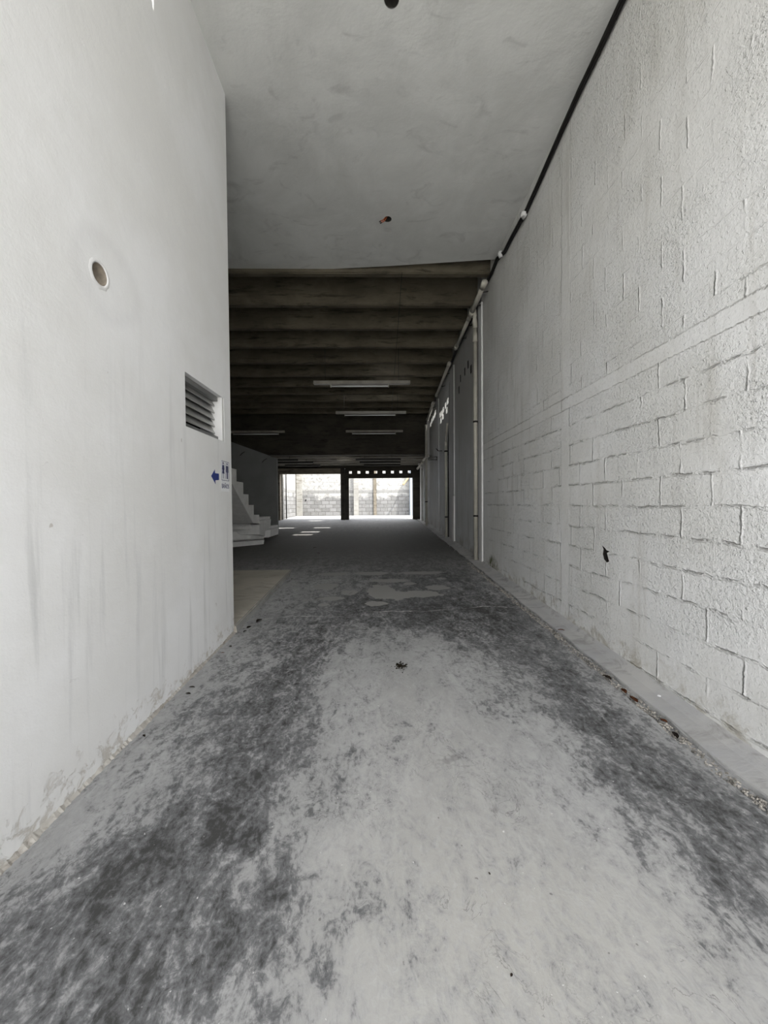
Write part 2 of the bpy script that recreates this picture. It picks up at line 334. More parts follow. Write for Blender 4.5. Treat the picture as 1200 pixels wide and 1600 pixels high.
M = dict(
    plaster=plaster_mat(), block=block_mat(), inner=inner_wall_mat(), slab=ceiling_mat(), floor=floor_mat(),
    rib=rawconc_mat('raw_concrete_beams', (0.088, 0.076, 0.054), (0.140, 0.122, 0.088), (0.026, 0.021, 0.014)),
    joist=rawconc_mat('lit_joist_concrete', (0.26, 0.245, 0.21), (0.34, 0.32, 0.28), (0.12, 0.10, 0.08), 4.0),  # paler than the ribs: courtyard light put into the colour
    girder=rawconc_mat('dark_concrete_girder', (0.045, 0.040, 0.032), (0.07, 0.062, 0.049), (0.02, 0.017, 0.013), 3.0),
    lintel=rawconc_mat('weathered_lintel', (0.17, 0.15, 0.115), (0.25, 0.22, 0.175), (0.05, 0.04, 0.03), 6.0),
    yard=courtyard_block_mat(),
    yardcol=rawconc_mat('pale_column_concrete', (0.30, 0.295, 0.27), (0.40, 0.39, 0.36), (0.18, 0.16, 0.13), 9.0),
    ground=plain('outside_concrete', (0.55, 0.54, 0.51), 0.9, 0.1),
    stairp=plain('stair_paint', (0.80, 0.80, 0.78), 0.7, 0.2, var=0.06),
    greyp=plain('grey_wall_paint', (0.20, 0.205, 0.20), 0.7, 0.2, var=0.08, scale=2),
    plat=rawconc_mat('beige_concrete', (0.38, 0.355, 0.30), (0.46, 0.43, 0.37), (0.24, 0.22, 0.185), 12.0),
    platside=rawconc_mat('grey_kerb_concrete', (0.26, 0.26, 0.25), (0.32, 0.32, 0.31), (0.17, 0.165, 0.155), 2.0),
    kerb=rawconc_mat('kerb_strip_concrete', (0.36, 0.36, 0.36), (0.44, 0.435, 0.42), (0.24, 0.235, 0.225), 5.0),
    grout=rawconc_mat('gravel_bed', (0.33, 0.31, 0.28), (0.45, 0.43, 0.39), (0.15, 0.125, 0.10), 8.0),
    pvc=plain('aged_pvc', (0.52, 0.50, 0.43), 0.45, 0.4, var=0.12, scale=5),
    pvcw=plain('white_pvc', (0.66, 0.66, 0.63), 0.45, 0.4, var=0.1, scale=5),
    white=plain('white_paint', (0.74, 0.74, 0.73), 0.7, 0.25, var=0.06, scale=3),
    black=plain('black_rubber', (0.012, 0.011, 0.010), 0.6, 0.3),
    dark=plain('recess_shade', (0.03, 0.028, 0.025), 0.9, 0.1),  # shade inside holes and recesses, put into one dark colour
    alu=plain('aluminium', (0.40, 0.40, 0.385), 0.4, 0.5, 0.55, var=0.08),
    alud=plain('grey_frame_metal', (0.24, 0.24, 0.235), 0.45, 0.5, 0.4, var=0.1),
    blue=plain('blue_vinyl', (0.018, 0.040, 0.21), 0.45, 0.4, var=0.03),
    navy=plain('navy_vinyl', (0.02, 0.025, 0.09), 0.45, 0.4, var=0.03),
    wvinyl=plain('white_vinyl', (0.80, 0.81, 0.82), 0.4, 0.4, var=0.02),
    lampw=plain('lamp_housing_white', (0.36, 0.34, 0.29), 0.5, 0.4, var=0.15, scale=4),
    tubeg=plain('unlit_tube_glass', (0.74, 0.75, 0.76), 0.2, 0.5, var=0.02),
    lampd=plain('silhouette_lamp_housing', (0.05, 0.048, 0.043), 0.6, 0.3),  # housings against the bright ceiling: their silhouette put into the colour
    rod=plain('dark_rod', (0.03, 0.028, 0.025), 0.6, 0.3),
    copper=plain('orange_wire', (0.45, 0.12, 0.045), 0.5, 0.4, var=0.05),
    leaf=plain('dry_leaf', (0.06, 0.045, 0.035), 0.8, 0.2, var=0.3, scale=60),
    leafr=plain('rust_leaf', (0.20, 0.07, 0.03), 0.8, 0.2, var=0.3, scale=60),
    crumb=plain('dark_crumbs', (0.022, 0.018, 0.012), 0.9, 0.1, var=0.3, scale=90),
    peb=plain('pebbles', (0.50, 0.47, 0.42), 0.85, 0.2, var=0.45, scale=30),
    bluecol=plain('pale_blue_paint', (0.32, 0.36, 0.40), 0.7, 0.2, var=0.1),
    sleeve=plain('old_cement_pipe', (0.30, 0.26, 0.21), 0.8, 0.2, var=0.2, scale=20),
    wood=plain('old_timber', (0.40, 0.31, 0.18), 0.8, 0.2, var=0.2, scale=10),
)

# ================================================================== STRUCTURE
st = lambda o: tag(o, kind='structure')
st(box('ground', -60, 60, -60, 70, -0.6, -0.35, M['ground']))

# ---- floor: one ramped mesh with an attribute for stains and shade
SX0, SX1 = 1.652, 1.735
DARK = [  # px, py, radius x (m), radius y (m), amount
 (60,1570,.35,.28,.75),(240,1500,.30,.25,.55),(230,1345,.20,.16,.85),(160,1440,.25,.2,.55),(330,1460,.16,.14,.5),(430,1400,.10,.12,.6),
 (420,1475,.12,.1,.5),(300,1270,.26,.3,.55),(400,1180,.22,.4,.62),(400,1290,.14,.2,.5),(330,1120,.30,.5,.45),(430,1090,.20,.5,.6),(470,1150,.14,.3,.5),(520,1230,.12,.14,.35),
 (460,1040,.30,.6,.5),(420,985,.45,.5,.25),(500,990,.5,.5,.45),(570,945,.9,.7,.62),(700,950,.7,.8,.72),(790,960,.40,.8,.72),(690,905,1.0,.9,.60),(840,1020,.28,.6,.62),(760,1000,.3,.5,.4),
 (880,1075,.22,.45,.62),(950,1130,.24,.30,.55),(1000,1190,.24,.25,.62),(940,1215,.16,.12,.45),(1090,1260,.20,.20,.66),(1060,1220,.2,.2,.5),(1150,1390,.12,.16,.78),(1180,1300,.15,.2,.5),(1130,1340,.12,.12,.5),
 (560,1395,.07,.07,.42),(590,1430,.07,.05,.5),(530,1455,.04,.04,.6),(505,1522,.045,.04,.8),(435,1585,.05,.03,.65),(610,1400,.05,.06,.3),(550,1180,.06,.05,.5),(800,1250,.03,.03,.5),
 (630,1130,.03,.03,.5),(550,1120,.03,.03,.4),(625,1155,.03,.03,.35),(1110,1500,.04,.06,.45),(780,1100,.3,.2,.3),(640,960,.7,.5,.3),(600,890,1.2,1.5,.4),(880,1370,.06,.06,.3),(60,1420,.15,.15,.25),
 (450,870,.8,1.2,.35),(620,870,1.2,1.4,.45),(560,840,1.6,2.5,.4),(460,842,.35,1.0,.55)]  # far entries put hall shade and a joint's shadow into the mask
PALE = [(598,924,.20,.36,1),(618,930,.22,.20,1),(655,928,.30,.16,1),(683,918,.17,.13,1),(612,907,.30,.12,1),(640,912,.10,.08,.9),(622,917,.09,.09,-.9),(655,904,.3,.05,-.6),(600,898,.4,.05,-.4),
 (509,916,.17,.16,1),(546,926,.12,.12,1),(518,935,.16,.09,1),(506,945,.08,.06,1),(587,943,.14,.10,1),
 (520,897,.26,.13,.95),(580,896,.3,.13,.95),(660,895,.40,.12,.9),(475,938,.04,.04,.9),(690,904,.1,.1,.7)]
WARM = [(800,1500,.5,.35,1),(650,1350,.5,.4,.5),(1000,1500,.4,.3,.6),(700,1200,.4,.5,.35),(640,1100,.4,.5,.25)]
dots = [(1.42*rng.rand()-.5, 1+3*rng.rand(), .012+.02*rng.rand()) for _ in range(14)]
def splat(lst, X, Y):
    out = np.zeros_like(X)
    for px, py, rx, ry, a in lst:
        p = onf(px, py); d = ((X-p.x)/rx)**2 + ((Y-p.y)/ry)**2
        if a < 0: out = out*(1+a*np.exp(-d)); continue
        out = np.maximum(out, a*np.exp(-d*0.7)) if lst is PALE else 1-(1-out)*(1-a*np.exp(-d*0.8))
    return out
xs = sorted(set([-7.2, -6, -5, -4, -3.2, -2.6, -2.1, -1.7] + [round(-1.45+i*0.02, 4) for i in range(155)] + [SX0-.001, SX0, SX1, SX1+.001] + [1.77, 1.83, 1.90, 2.02]))
xs = [x for x in xs if not (SX0 < x < SX1)]
ys = [-1.5, -.5, 0, .3, .6] + [round(.7+i*0.016, 4) for i in range(100)] + [round(2.3+i*0.03, 4) for i in range(187)] + [7.9+i*.12 for i in range(74)] + [17.2, 18, 19, 20, 21.2]
xs = np.array(xs); ys = np.array(ys)
XX, YY = np.meshgrid(xs, ys)
ZZ = np.vectorize(fz)(YY)
slotx = (XX >= SX0-1e-6) & (XX <= SX1+1e-6)
sloty = YY < 16.5
ZZ = np.where(slotx & sloty, ZZ-0.022-0.008*np.sin(YY*9), ZZ)
jit = 0.012*np.sin(YY*7.3)*np.sin(YY*2.1+1) + 0.006*np.sin(YY*23)
XJ = np.where((np.abs(XX-SX0) < .01) | (np.abs(XX-SX1) < .01), XX+jit, XX)
verts = np.stack([XJ, YY, ZZ], -1).reshape(-1, 3)
nx, ny = len(xs), len(ys)
faces = [(j*nx+i, j*nx+i+1, (j+1)*nx+i+1, (j+1)*nx+i) for j in range(ny-1) for i in range(nx-1)]
me = bpy.data.meshes.new('floor'); me.from_pydata(verts.tolist(), [], faces)
ca = me.color_attributes.new('stain_shade', 'FLOAT_COLOR', 'POINT')
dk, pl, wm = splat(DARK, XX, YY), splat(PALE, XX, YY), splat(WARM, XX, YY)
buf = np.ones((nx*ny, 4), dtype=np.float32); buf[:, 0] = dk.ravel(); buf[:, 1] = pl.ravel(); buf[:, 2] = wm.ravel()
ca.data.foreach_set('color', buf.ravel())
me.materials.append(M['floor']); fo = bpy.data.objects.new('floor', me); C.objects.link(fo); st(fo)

# kerb strip between the gravel groove and the wall (slightly proud of the floor)
bm = bmesh.new(); prev = None
for i in range(120):
    y = -1.5 + 18.0*i/119; j = 0.010*math.sin(y*7.3)*math.sin(y*2.1+1)+.004*math.sin(y*31)
    z = fz(y); r = [bm.verts.new(p) for p in ((SX1+.004+j, y, z-.03), (SX1+.008+j, y, z+.008), (1.86, y, z+.012), (1.90, y, z+.030+.008*math.sin(y*5)), (1.935, y, z+.055))]
    if prev:
        for k in range(4): bm.faces.new((prev[k], prev[k+1], r[k+1], r[k]))
    prev = r
st(obj('trim_1', bm, M['kerb']))

# ---- left wall block with louvre opening and pipe hole
wl = box('wall_left', -7.0, -1.40, -1.5, 3.735, -0.3, 5.32, M['plaster'])
cb = bmesh.new(); bx(cb, -1.62, -1.2, 2.86, 3.58, 1.995, 2.395)
cut(wl, cb)
cb = bmesh.new(); tube(cb, [(-2.1, 2.03, 2.60), (-1.2, 2.0, 2.59)], 0.058, 28); cut(wl, cb); st(wl)
# broken white rim and pipe stub inside the hole
bm = bmesh.new()
n = 28; rings = []
for rr, xx in ((0.052, -2.02), (0.052, -1.398), (0.060, -1.394), (0.074, -1.3995)):
    rings.append([bm.verts.new((xx, 2.0+math.cos(a*2*math.pi/n)*rr*(1+.05*math.sin(a*2.7)*(rr > .055)), 2.59+math.sin(a*2*math.pi/n)*rr*(1+.06*math.sin(a*1.9)*(rr > .055)))) for a in range(n)])
for i in range(3):
    for a in range(n): bm.faces.new((rings[i][a], rings[i][(a+1) % n], rings[i+1][(a+1) % n], rings[i+1][a]))
bm.faces.new(rings[0])
so_ = obj('wall_sleeve', bm, M['white'], smooth=True); so_.data.materials.append(M['sleeve'])
for f in so_.data.polygons:
    if f.center.x < -1.5: f.material_index = 1
tag(so_, 'round white pipe sleeve set in the left wall above the louvre, rim chipped', 'pipe sleeve')

# crumbly mortar fillet where the left wall meets the floor
bm = bmesh.new(); prev = None
for i in range(260):
    y = .9+2.83*i/259; z = fz(y); a_ = .007+.006*random.random()+.006*max(0, math.sin(y*9))
    r = [bm.verts.new(q) for q in ((-1.401, y, z+a_*1.6), (-1.40+a_*.6, y, z+a_*.7*random.uniform(.6, 1.2)), (-1.40+a_*1.4, y, z-.002))]
    if prev:
        for k in range(2): bm.faces.new((prev[k], prev[k+1], r[k+1], r[k]))
    prev = r
st(obj('trim_8', bm, M['grout']))
# ---- right wall: near block wall, then smoother rear wall
wr = box('wall_right', 1.93, 2.13, -1.5, 6.97, -0.3, 5.85, M['block'])
cb = bmesh.new()
p = onx(946, 865, 1.93)
poly = [(-.030, -.07), (-.012, -.085), (.012, -.06), (.022, -.01), (.016, .04), (.030, .075), (.004, .055), (-.01, .035), (-.035, .03), (-.012, .01)]
prism(cb, [(1.90, p.y+a*1.7, p.z+b*.85) for a, b in poly], (0.17, 0, 0)); cut(wr, cb); st(wr)
wr.data.materials.append(M['dark'])  # inside faces of the broken hole coloured dark for its shade
for f in wr.data.polygons:
    if 1.935 < f.center.x < 2.1 and 2.9 < f.center.y < 3.5: f.material_index = 1

bm = bmesh.new()
hexa(bm, [(1.95, 6.97, -.3), (2.10, 6.97, -.3), (2.10, 16.6, -.3), (1.95, 16.6, -.3), (1.95, 6.97, 5.80), (2.10, 6.97, 5.80), (2.10, 16.6, 5.2), (1.95, 16.6, 5.2)])
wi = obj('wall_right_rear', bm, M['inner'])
cb = bmesh.new()
for px, py in [(699.3,627.5),(696,634.5),(697.8,641.8),(692.5,641),(690.3,646),(691.8,651.5),(687.7,648.5),(688.8,657.5),(680,645.5),(679,649.5),(676.8,653.8),(674.5,658),(672.7,663.5),(662,739)]:
    p = onx(px, py, 1.95); bx(cb, 1.9, 2.2, p.y-.13, p.y+.10, p.z-.075, p.z+.085)
cut(wi, cb)
cb = bmesh.new()
for px, py in [(731,569.8),(735.6,577),(725.8,581),(719.2,591.5),(716.8,609.5)]:
    p = onx(px, py, 1.95); bx(cb, 1.9, 2.05, p.y-.07, p.y+.06, p.z-.09, p.z+.09)
cut(wi, cb); st(wi)
for i, (px, py) in enumerate([(731,569.8),(735.6,577),(725.8,581),(719.2,591.5),(716.8,609.5)]):
    p = onx(px, py, 1.95); st(box(f'trim_{i+2}', 1.956, 2.045, p.y-.072, p.y+.062, p.z-.092, p.z+.092, M['dark']))  # dark plates fill the blind holes in place of their shade

# ---- entrance slab with its two light openings and an unseen gap added to throw a sun patch
bm = bmesh.new()
edge = [(-7, 6.75), (-4, 6.62), (-2.4, 6.50), (-0.9, 6.44), (0.16, 6.35), (1.0, 6.26), (1.93, 6.16)]
prism(bm, [(x, y, 5.30) for x, y in [(-7, -1.5)] + edge + [(1.93, -1.5)]], (0, 0, 0.16))
sb = obj('ceiling', bm, M['slab'])
cb = bmesh.new(); tube(cb, [(0.15, 3.03, 5.2), (0.15, 3.03, 5.43)], 0.056, 28); cut(sb, cb)
cb = bmesh.new(); tube(cb, [(0.185, 5.31, 5.2), (0.185, 5.31, 5.40)], 0.052, 24); cut(sb, cb)
cb = bmesh.new(); prism(cb, [(-.935, 2.285, 5.2), (-1.26, 2.29, 5.2), (-1.26, 2.52, 5.2)], (0, 0, .5)); cut(sb, cb)
st(sb)
# upstand over the front slab edge closing the gap up to the inner roof
# ---- inner hall: roof plate, ribs, girder
def roofz(y): return 5.25 - 0.087*(y-6.3)
bm = bmesh.new()
slots = []  # unseen roof slots, added to throw sun patches on the floor
for px, py in [(503,825.5),(478,818),(451.5,824),(494,814),(487,831),(476.7,835)]:
    p = onf(px, py); slots.append((p.x, p.y))
hexa(bm, [(-7, 5.9, roofz(5.9)+.50), (1.94, 5.9, roofz(5.9)+.50), (1.94, 14.7, roofz(14.7)+.50), (-7, 14.7, roofz(14.7)+.50),
          (-7, 5.9, roofz(5.9)+.60), (1.94, 5.9, roofz(5.9)+.60), (1.94, 14.7, roofz(14.7)+.60), (-7, 14.7, roofz(14.7)+.60)])
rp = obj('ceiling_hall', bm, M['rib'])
RIBS = []
for py in (430, 479, 515, 543, 568, 588, 604, 616, 627, 637, 646):
    d = ray(600, py); # intersect with sloped rib soffit plane
    t = (5.25+0.087*6.3-CAM.z)/(d.z+0.087*d.y); RIBS.append(CAM.y+d.y*t)
low_slots = []; used = []
for sx, sy in slots:
    # follow the sunbeam back up to the roof plate
    z0 = fz(sy); zr = roofz(sy-1.2)+.5
    t = (zr-z0)/-SUN_D.z; X, Y = sx-SUN_D.x*t, sy-SUN_D.y*t
    if sy < 14.9:
        k_ = min(range(len(RIBS)-1), key=lambda q: abs((RIBS[q]+RIBS[q+1])/2-Y)); Y = (RIBS[k_]+RIBS[k_+1])/2-.09
        while any(abs(Y-b_) < .1 and abs(X-a_) < .75 for a_, b_ in used): X -= .76
        used.append((X, Y))
        cb = bmesh.new(); bx(cb, X-.31, X+.31, Y-.16, Y+.16, 4.2, 6.5); cut(rp, cb)
    else: low_slots.append((sx, max(sy, 15.62)))
st(rp)
names = ['first', 'second', 'third', 'fourth', 'fifth', 'sixth', 'seventh', 'eighth', 'ninth', 'tenth', 'eleventh']
for i, y in enumerate(RIBS):
    z = roofz(y); bm = bmesh.new()
    prism(bm, [(-7, y-.055, z), (-7, y+.075, z), (-7, y+.11, z+.50), (-7, y-.09, z+.50)], (8.94, 0, 0))
    bmesh.ops.bevel(bm, geom=[e for e in bm.edges if abs(e.verts[0].co.z-z) < .01 and abs(e.verts[1].co.z-z) < .01 and abs(e.verts[0].co.x-e.verts[1].co.x) > 1], offset=.015, segments=2, affect='EDGES')
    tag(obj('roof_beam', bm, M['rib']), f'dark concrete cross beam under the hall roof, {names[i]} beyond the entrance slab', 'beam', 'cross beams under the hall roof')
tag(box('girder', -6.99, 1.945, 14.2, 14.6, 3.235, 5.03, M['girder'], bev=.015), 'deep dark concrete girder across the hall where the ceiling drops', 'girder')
# lower rear ceiling
bm = bmesh.new()
hexa(bm, [(-7, 14.6, 3.30), (1.94, 14.6, 3.30), (1.94, 16.7, 3.10), (-7, 16.7, 3.10), (-7, 14.6, 3.42), (1.94, 14.6, 3.42), (1.94, 16.7, 3.22), (-7, 16.7, 3.22)])
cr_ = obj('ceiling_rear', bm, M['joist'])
for sx, sy in low_slots:  # unseen slots added here too for the farther sun patches
    t = (3.2-fz(sy))/-SUN_D.z; X, Y = sx-SUN_D.x*t, sy-SUN_D.y*t
    cb = bmesh.new(); bx(cb, X-.31, X+.31, Y-.2, Y+.2, 2.8, 3.8); cut(cr_, cb)
st(cr_)
for i, y in enumerate((14.95, 15.35, 15.75, 16.15, 16.5)):
    zc = 3.30-.2*(y-14.6)/2.1
    bm = bmesh.new(); prism(bm, [(-7, y-.04, zc-.05), (-7, y+.05, zc-.05), (-7, y+.07, zc+.02), (-7, y-.06, zc+.02)], (8.95, 0, 0))
    tag(obj('ceiling_joist', bm, M['joist']), f'shallow concrete joist under the low rear ceiling, {names[i]} behind the girder', 'joist', 'joists under the low rear ceiling')
# closing walls of the hall
st(box('wall_hall_left', -7.2, -7.0, -1.5, 17, -.3, 6.2, M['greyp']))
st(box('wall_upper_rear', -7.0, 2.1, 16.62, 16.8, 2.96, 3.5, M['girder']))
st(box('wall_rear_left', -7.0, -4.27, 16.6, 16.8, 0.5, 3.0, M['greyp']))
st(box('wall_roof_gap', -7.0, 2.1, 5.86, 5.95, 5.45, 5.9, M['rib']))

# ================================================================== FAR END: posts, lintels, courtyard
def tobj(name, args, m, label, cat, bev=.01, group=None):
    return tag(box(name, *args, m, bev=bev), label, cat, group)
tobj('post', (-4.27, -4.15, 16.55, 16.8, fz(16.6)-.02, 2.73), M['lintel'], 'narrow dark concrete post at the left end of the courtyard openings', 'post')
tobj('post', (-1.54, -1.37, 16.50, 16.8, fz(16.6)-.02, 2.96), M['girder'], 'left half of the dark double post between the two courtyard openings', 'post')
tobj('post', (-1.355, -1.20, 16.58, 16.8, fz(16.6)-.02, 2.96), M['girder'], 'right half of the dark double post between the two courtyard openings', 'post')
tobj('post', (1.575, 1.94, 16.5, 16.8, fz(16.6)-.02, 2.96), M['girder'], 'dark concrete post at the right end of the courtyard openings', 'post')
tobj('lintel', (-4.27, -1.545, 16.56, 16.8, 2.732, 2.96), M['lintel'], 'weathered pale brown lintel over the left courtyard opening', 'lintel')
ln = box('lintel', -1.198, 1.573, 16.56, 16.76, 2.535, 2.96, M['girder'])
cb = bmesh.new()
for i in range(8):
    p = ony(547.5+13.15*i, 738-.12*i, 16.6); bx(cb, p.x-.065, p.x+.065, 16.4, 16.9, p.z-.062, p.z+.062)
cut(ln, cb); tag(ln, 'dark lintel pierced by a row of eight square holes over the right courtyard opening', 'lintel')

st(box('wall_courtyard_back', -4.9, 4.5, 21.0, 21.2, .5, 3.25, M['yard']))
bm = bmesh.new(); hexa(bm, [(-4.5, 16.8, .5), (-4.26, 16.8, .5), (-4.40, 21, .5), (-4.6, 21, .5), (-4.5, 16.8, 3.9), (-4.26, 16.8, 3.9), (-4.40, 21, 3.9), (-4.6, 21, 3.9)])
st(obj('wall_courtyard_left', bm, M['yard']))
for (xa, xb, dep, mm, lab) in [(-4.37, -4.05, .10, 'yardcol', 'grey corner column on the courtyard back wall, at its left end'), (-1.62, -1.50, .05, 'yardcol', 'thin pale vertical strip on the courtyard back wall left of the double post'),
      (-1.25, -.98, .12, 'yardcol', 'pale concrete column on the courtyard back wall seen just right of the double post'), (-.17, .0, .05, 'lintel', 'narrow grey tie column in the middle of the courtyard back wall')]:
    tobj('wall_column', (xa, xb, 21-dep, 21.0, .74, 3.25), M[mm], lab, 'column')
tobj('wall_column', (1.80, 2.02, 20.6, 20.98, .74, 3.25), M['bluecol'], 'pale blue column in the right corner of the courtyard', 'column')
tobj('wall_column', (-4.28, -4.12, 16.95, 17.15, .72, 3.6), M['yardcol'], 'pale column on the left courtyard wall just outside the opening', 'column')
bm = bmesh.new(); tube(bm, [(-4.20, 17.9, .75), (-4.20, 17.9, 3.2)], .03, 8)
tag(obj('drain_pipe', bm, M['rod'], smooth=True), 'dark vertical pipe on the left wall of the courtyard', 'pipe')
bm = bmesh.new(); a = Vector((1.42, 20.4, 2.42)); b = Vector((1.70, 20.55, 2.78))
tube(bm, [a, b], .06, 4); tube(bm, [b, b+Vector((.02, .44, .0))], .04, 4)
tag(obj('timber_brace', bm, M['wood']), 'yellowish diagonal timber brace high at the right of the courtyard', 'brace')

# ================================================================== rear right wall details
def xpos(px, X=1.95): return onx(px, 760, X).y
tobj('wall_pilaster', (1.905, 1.955, 6.90, 7.10, fz(7)-.02, 5.02), M['white'], 'white narrow pilaster on the right wall where the blockwork ends, beside the tall pipe', 'pilaster', .006)
ya, yb = xpos(711), xpos(703.5)
tobj('wall_pilaster', (1.92, 1.955, ya, yb, 1.62, 4.83), M['inner'], 'grey upper pilaster on the right wall before the lit block holes', 'pilaster', .004)
tobj('wall_pilaster', (1.91, 1.955, ya, ya+.26, fz(ya)-.02, 1.60), M['white'], 'short white post strip at the foot of the right wall, below the grey pilaster', 'pilaster', .004)
tobj('wall_pilaster', (1.925, 1.955, xpos(686.5), xpos(684.5), fz(11.9)-.02, 4.65), M['inner'], 'thin grey pilaster on the right wall between the two groups of lit holes', 'pilaster', .004)
tobj('wall_pilaster', (1.85, 1.955, 13.95, 14.2, fz(14)-.02, 4.45), M['inner'], 'grey column on the right wall carrying the end of the deep girder', 'pilaster', .008)
tobj('wall_pilaster', (1.86, 1.955, 14.9, 15.15, fz(15)-.02, 3.2), M['inner'], 'pilaster on the right wall just behind the girder', 'pilaster', .006)
tobj('wall_pilaster', (1.84, 1.955, 15.85, 16.15, fz(16)-.02, 3.1), M['white'], 'pale pilaster on the right wall nearest the courtyard opening', 'pilaster', .006)

def pipe(name, pts, r, m, label, cat, parts=(), seg=12):
    """parts: (child name, pts, radius, material)"""
    base = Vector(pts[-1])
    if not parts:
        bm = bmesh.new(); tube(bm, pts, r, seg); return tag(obj(name, bm, m, smooth=True), label, cat)
    e = empty(name, base, label, cat)
    bm = bmesh.new(); tube(bm, pts, r, seg); obj('pipe', bm, m, e, True)
    for nm, pp, rr, mm in parts:
        bm = bmesh.new(); tube(bm, pp, rr, seg); obj(nm, bm, mm, e, True)
    return e
# tall downpipe
yA = xpos(743.2, 1.88)
zc1, zc2 = onx(743, 659, 1.88).z, onx(743, 806, 1.88).z
pipe('drain_pipe', [(1.88, yA, 4.72), (1.88, yA, fz(yA)+.005)], .040, M['pvc'], 'tall cream PVC downpipe beside the white pilaster on the right wall, two black clamps', 'pipe',
     [('elbow', bend((1.80, yA-.16, 5.02), (1.87, yA-.03, 4.93), (1.88, yA, 4.70)), .047, M['pvc']),
      ('coupling', [(1.88, yA, 4.60), (1.88, yA, 4.44)], .048, M['pvc']),
      ('clamp', [(1.88, yA, zc1+.016), (1.88, yA, zc1-.016)], .047, M['black']),
      ('clamp', [(1.88, yA, zc2+.016), (1.88, yA, zc2-.016)], .047, M['black'])])
# mid downpipe with dog-leg
yB = xpos(697, 1.90); zt = onx(697, 690, 1.90).z
q0 = onx(700.5, 655, 1.90)
pipe('drain_pipe', [(1.90, yB, zt), (1.90, yB, fz(yB)+.005)], .036, M['pvc'], 'stained PVC downpipe on the right wall below the first lit block holes', 'pipe',
     [('elbow', bend((1.90, yB-.25, zt+.45), (1.90, yB, zt+.25), (1.90, yB, zt)), .026, M['pvc']),
      ('clamp', [(1.90, yB, 2.85), (1.90, yB, 2.81)], .046, M['black']), ('clamp', [(1.90, yB, 1.06), (1.90, yB, 1.02)], .042, M['black'])])
yC = xpos(701, 1.93)
bm = bmesh.new(); tube(bm, [(1.93, yB-.45, 4.55), (1.93, yB-.38, 3.6), (1.93, yB-.22, 3.2), (1.93, yB-.17, 2.8), (1.93, yB-.16, fz(yB)+.01)], .014, 8)
tag(obj('cable', bm, M['black'], smooth=True), 'black cable running down the right wall beside the stained downpipe', 'cable')
# rear white pipe dropping by the girder column
pipe('drain_pipe', [(1.80, 13.8, 4.25), (1.80, 13.8, fz(13.8)+.005)], .040, M['pvc'], 'PVC downpipe in front of the grey column at the right end of the girder', 'pipe',
     [('clamp', [(1.80, 13.8, 1.5), (1.80, 13.8, 1.46)], .048, M['black'])])
pipe('drain_pipe', [(1.86, 15.55, 2.85), (1.86, 15.55, fz(15.5)+.005)], .04, M['pvcw'], 'white downpipe on the right wall behind the girder', 'pipe',
     [('elbow', bend((1.70, 15.3, 2.98), (1.86, 15.5, 3.0), (1.86, 15.55, 2.83)), .045, M['pvcw'])])
# horizontal runs under the roof
def run(pa, pb, X, r, label, ends=True):
    a = onx(*pa, X); b = onx(*pb, X)
    parts = []
    d = (b-a).normalized()
    if ends: parts = [('coupling', [a-d*.02, a+d*.12], r*1.22, M['pvc']), ('coupling', [b-d*.12, b+d*.02], r*1.22, M['pvc'])]
    for t in (.3, .7):
        h = a.lerp(b, t); parts.append(('hanger', [h, Vector((1.949, h.y, h.z+.04))], .008, M['rod']))
    pipe('pipe_run', [a, b], r, M['pvc'], label, 'pipe', parts)
run((757,442), (735.5,492), 1.79, .042, 'grey PVC pipe run under the roof edge, nearest length above the tall downpipe')
run((734.5,494), (712,544), 1.80, .036, 'second length of PVC pipe under the roof edge, behind the tall downpipe elbow')
run((702,568), (682,618), 1.80, .038, 'third length of PVC pipe under the roof edge, above the grey upper pilaster')
run((677,630), (667.8,656), 1.80, .045, 'farthest length of PVC pipe under the roof edge, ending at the girder column')
run((668.5,712), (662,719), 1.78, .045, 'short white pipe under the low rear ceiling just behind the girder')
run((660.5,722), (652.5,732), 1.76, .045, 'white pipe under the low rear ceiling nearest the courtyard')
# black cable along the ceiling line
pts = []
for px, py in [(985,-30),(970,2),(930,88),(905,140),(880,196),(858,246),(838,292),(820,332),(812,346),(800,368),(788,392),(776,404),(768,425),(752,455),(735,500),(716,540),(700,577),(684,612),(670,648)]:
    pts.append(onx(px, py, 1.895))
bm = bmesh.new(); tube(bm, pts, .018, 8)
bm2 = [Vector((p.x+.012, p.y, p.z-.026)) for p in pts]; tube(bm, bm2, .012, 8)
tag(obj('cable', bm, M['black'], smooth=True), 'thick black cable bundle running along the top of the right wall under the ceiling', 'cable')
for px, py, lab in [(818,336,'upper'), (782,398,'lower')]:
    p = onx(px, py, 1.88); bm = bmesh.new()
    bmesh.ops.create_icosphere(bm, subdivisions=2, radius=.045, matrix=Matrix.Translation(p))
    for v in bm.verts: v.co += Vector([random.uniform(-.014, .014) for _ in range(3)])
    tag(obj('plaster_lump', bm, M['white'], smooth=True), f'white plaster lump by the black ceiling cable, {"part way along the slab" if lab == "upper" else "at the slab inner edge"}', 'plaster')
# hook bracket and rail
bm = bmesh.new(); p1, p2, p3 = onx(681.5, 701, 1.86), onx(684.5, 704.5, 1.90), onx(690, 704.5, 1.90)
tube(bm, [p1, p2, p3], .014, 6); tag(obj('wall_hook', bm, M['rod']), 'small bent dark rod hook on the right wall above the rail bracket', 'hook')
bm = bmesh.new()
q = [onx(a, b, 1.90) for a, b in ((668, 716), (682.5, 714), (682.5, 718.5), (670, 718.5))]
tube(bm, q+[q[0]], .015, 6); tag(obj('rail_bracket', bm, M['rod']), 'dark rectangular rod bracket on the right wall beside the girder end', 'bracket')

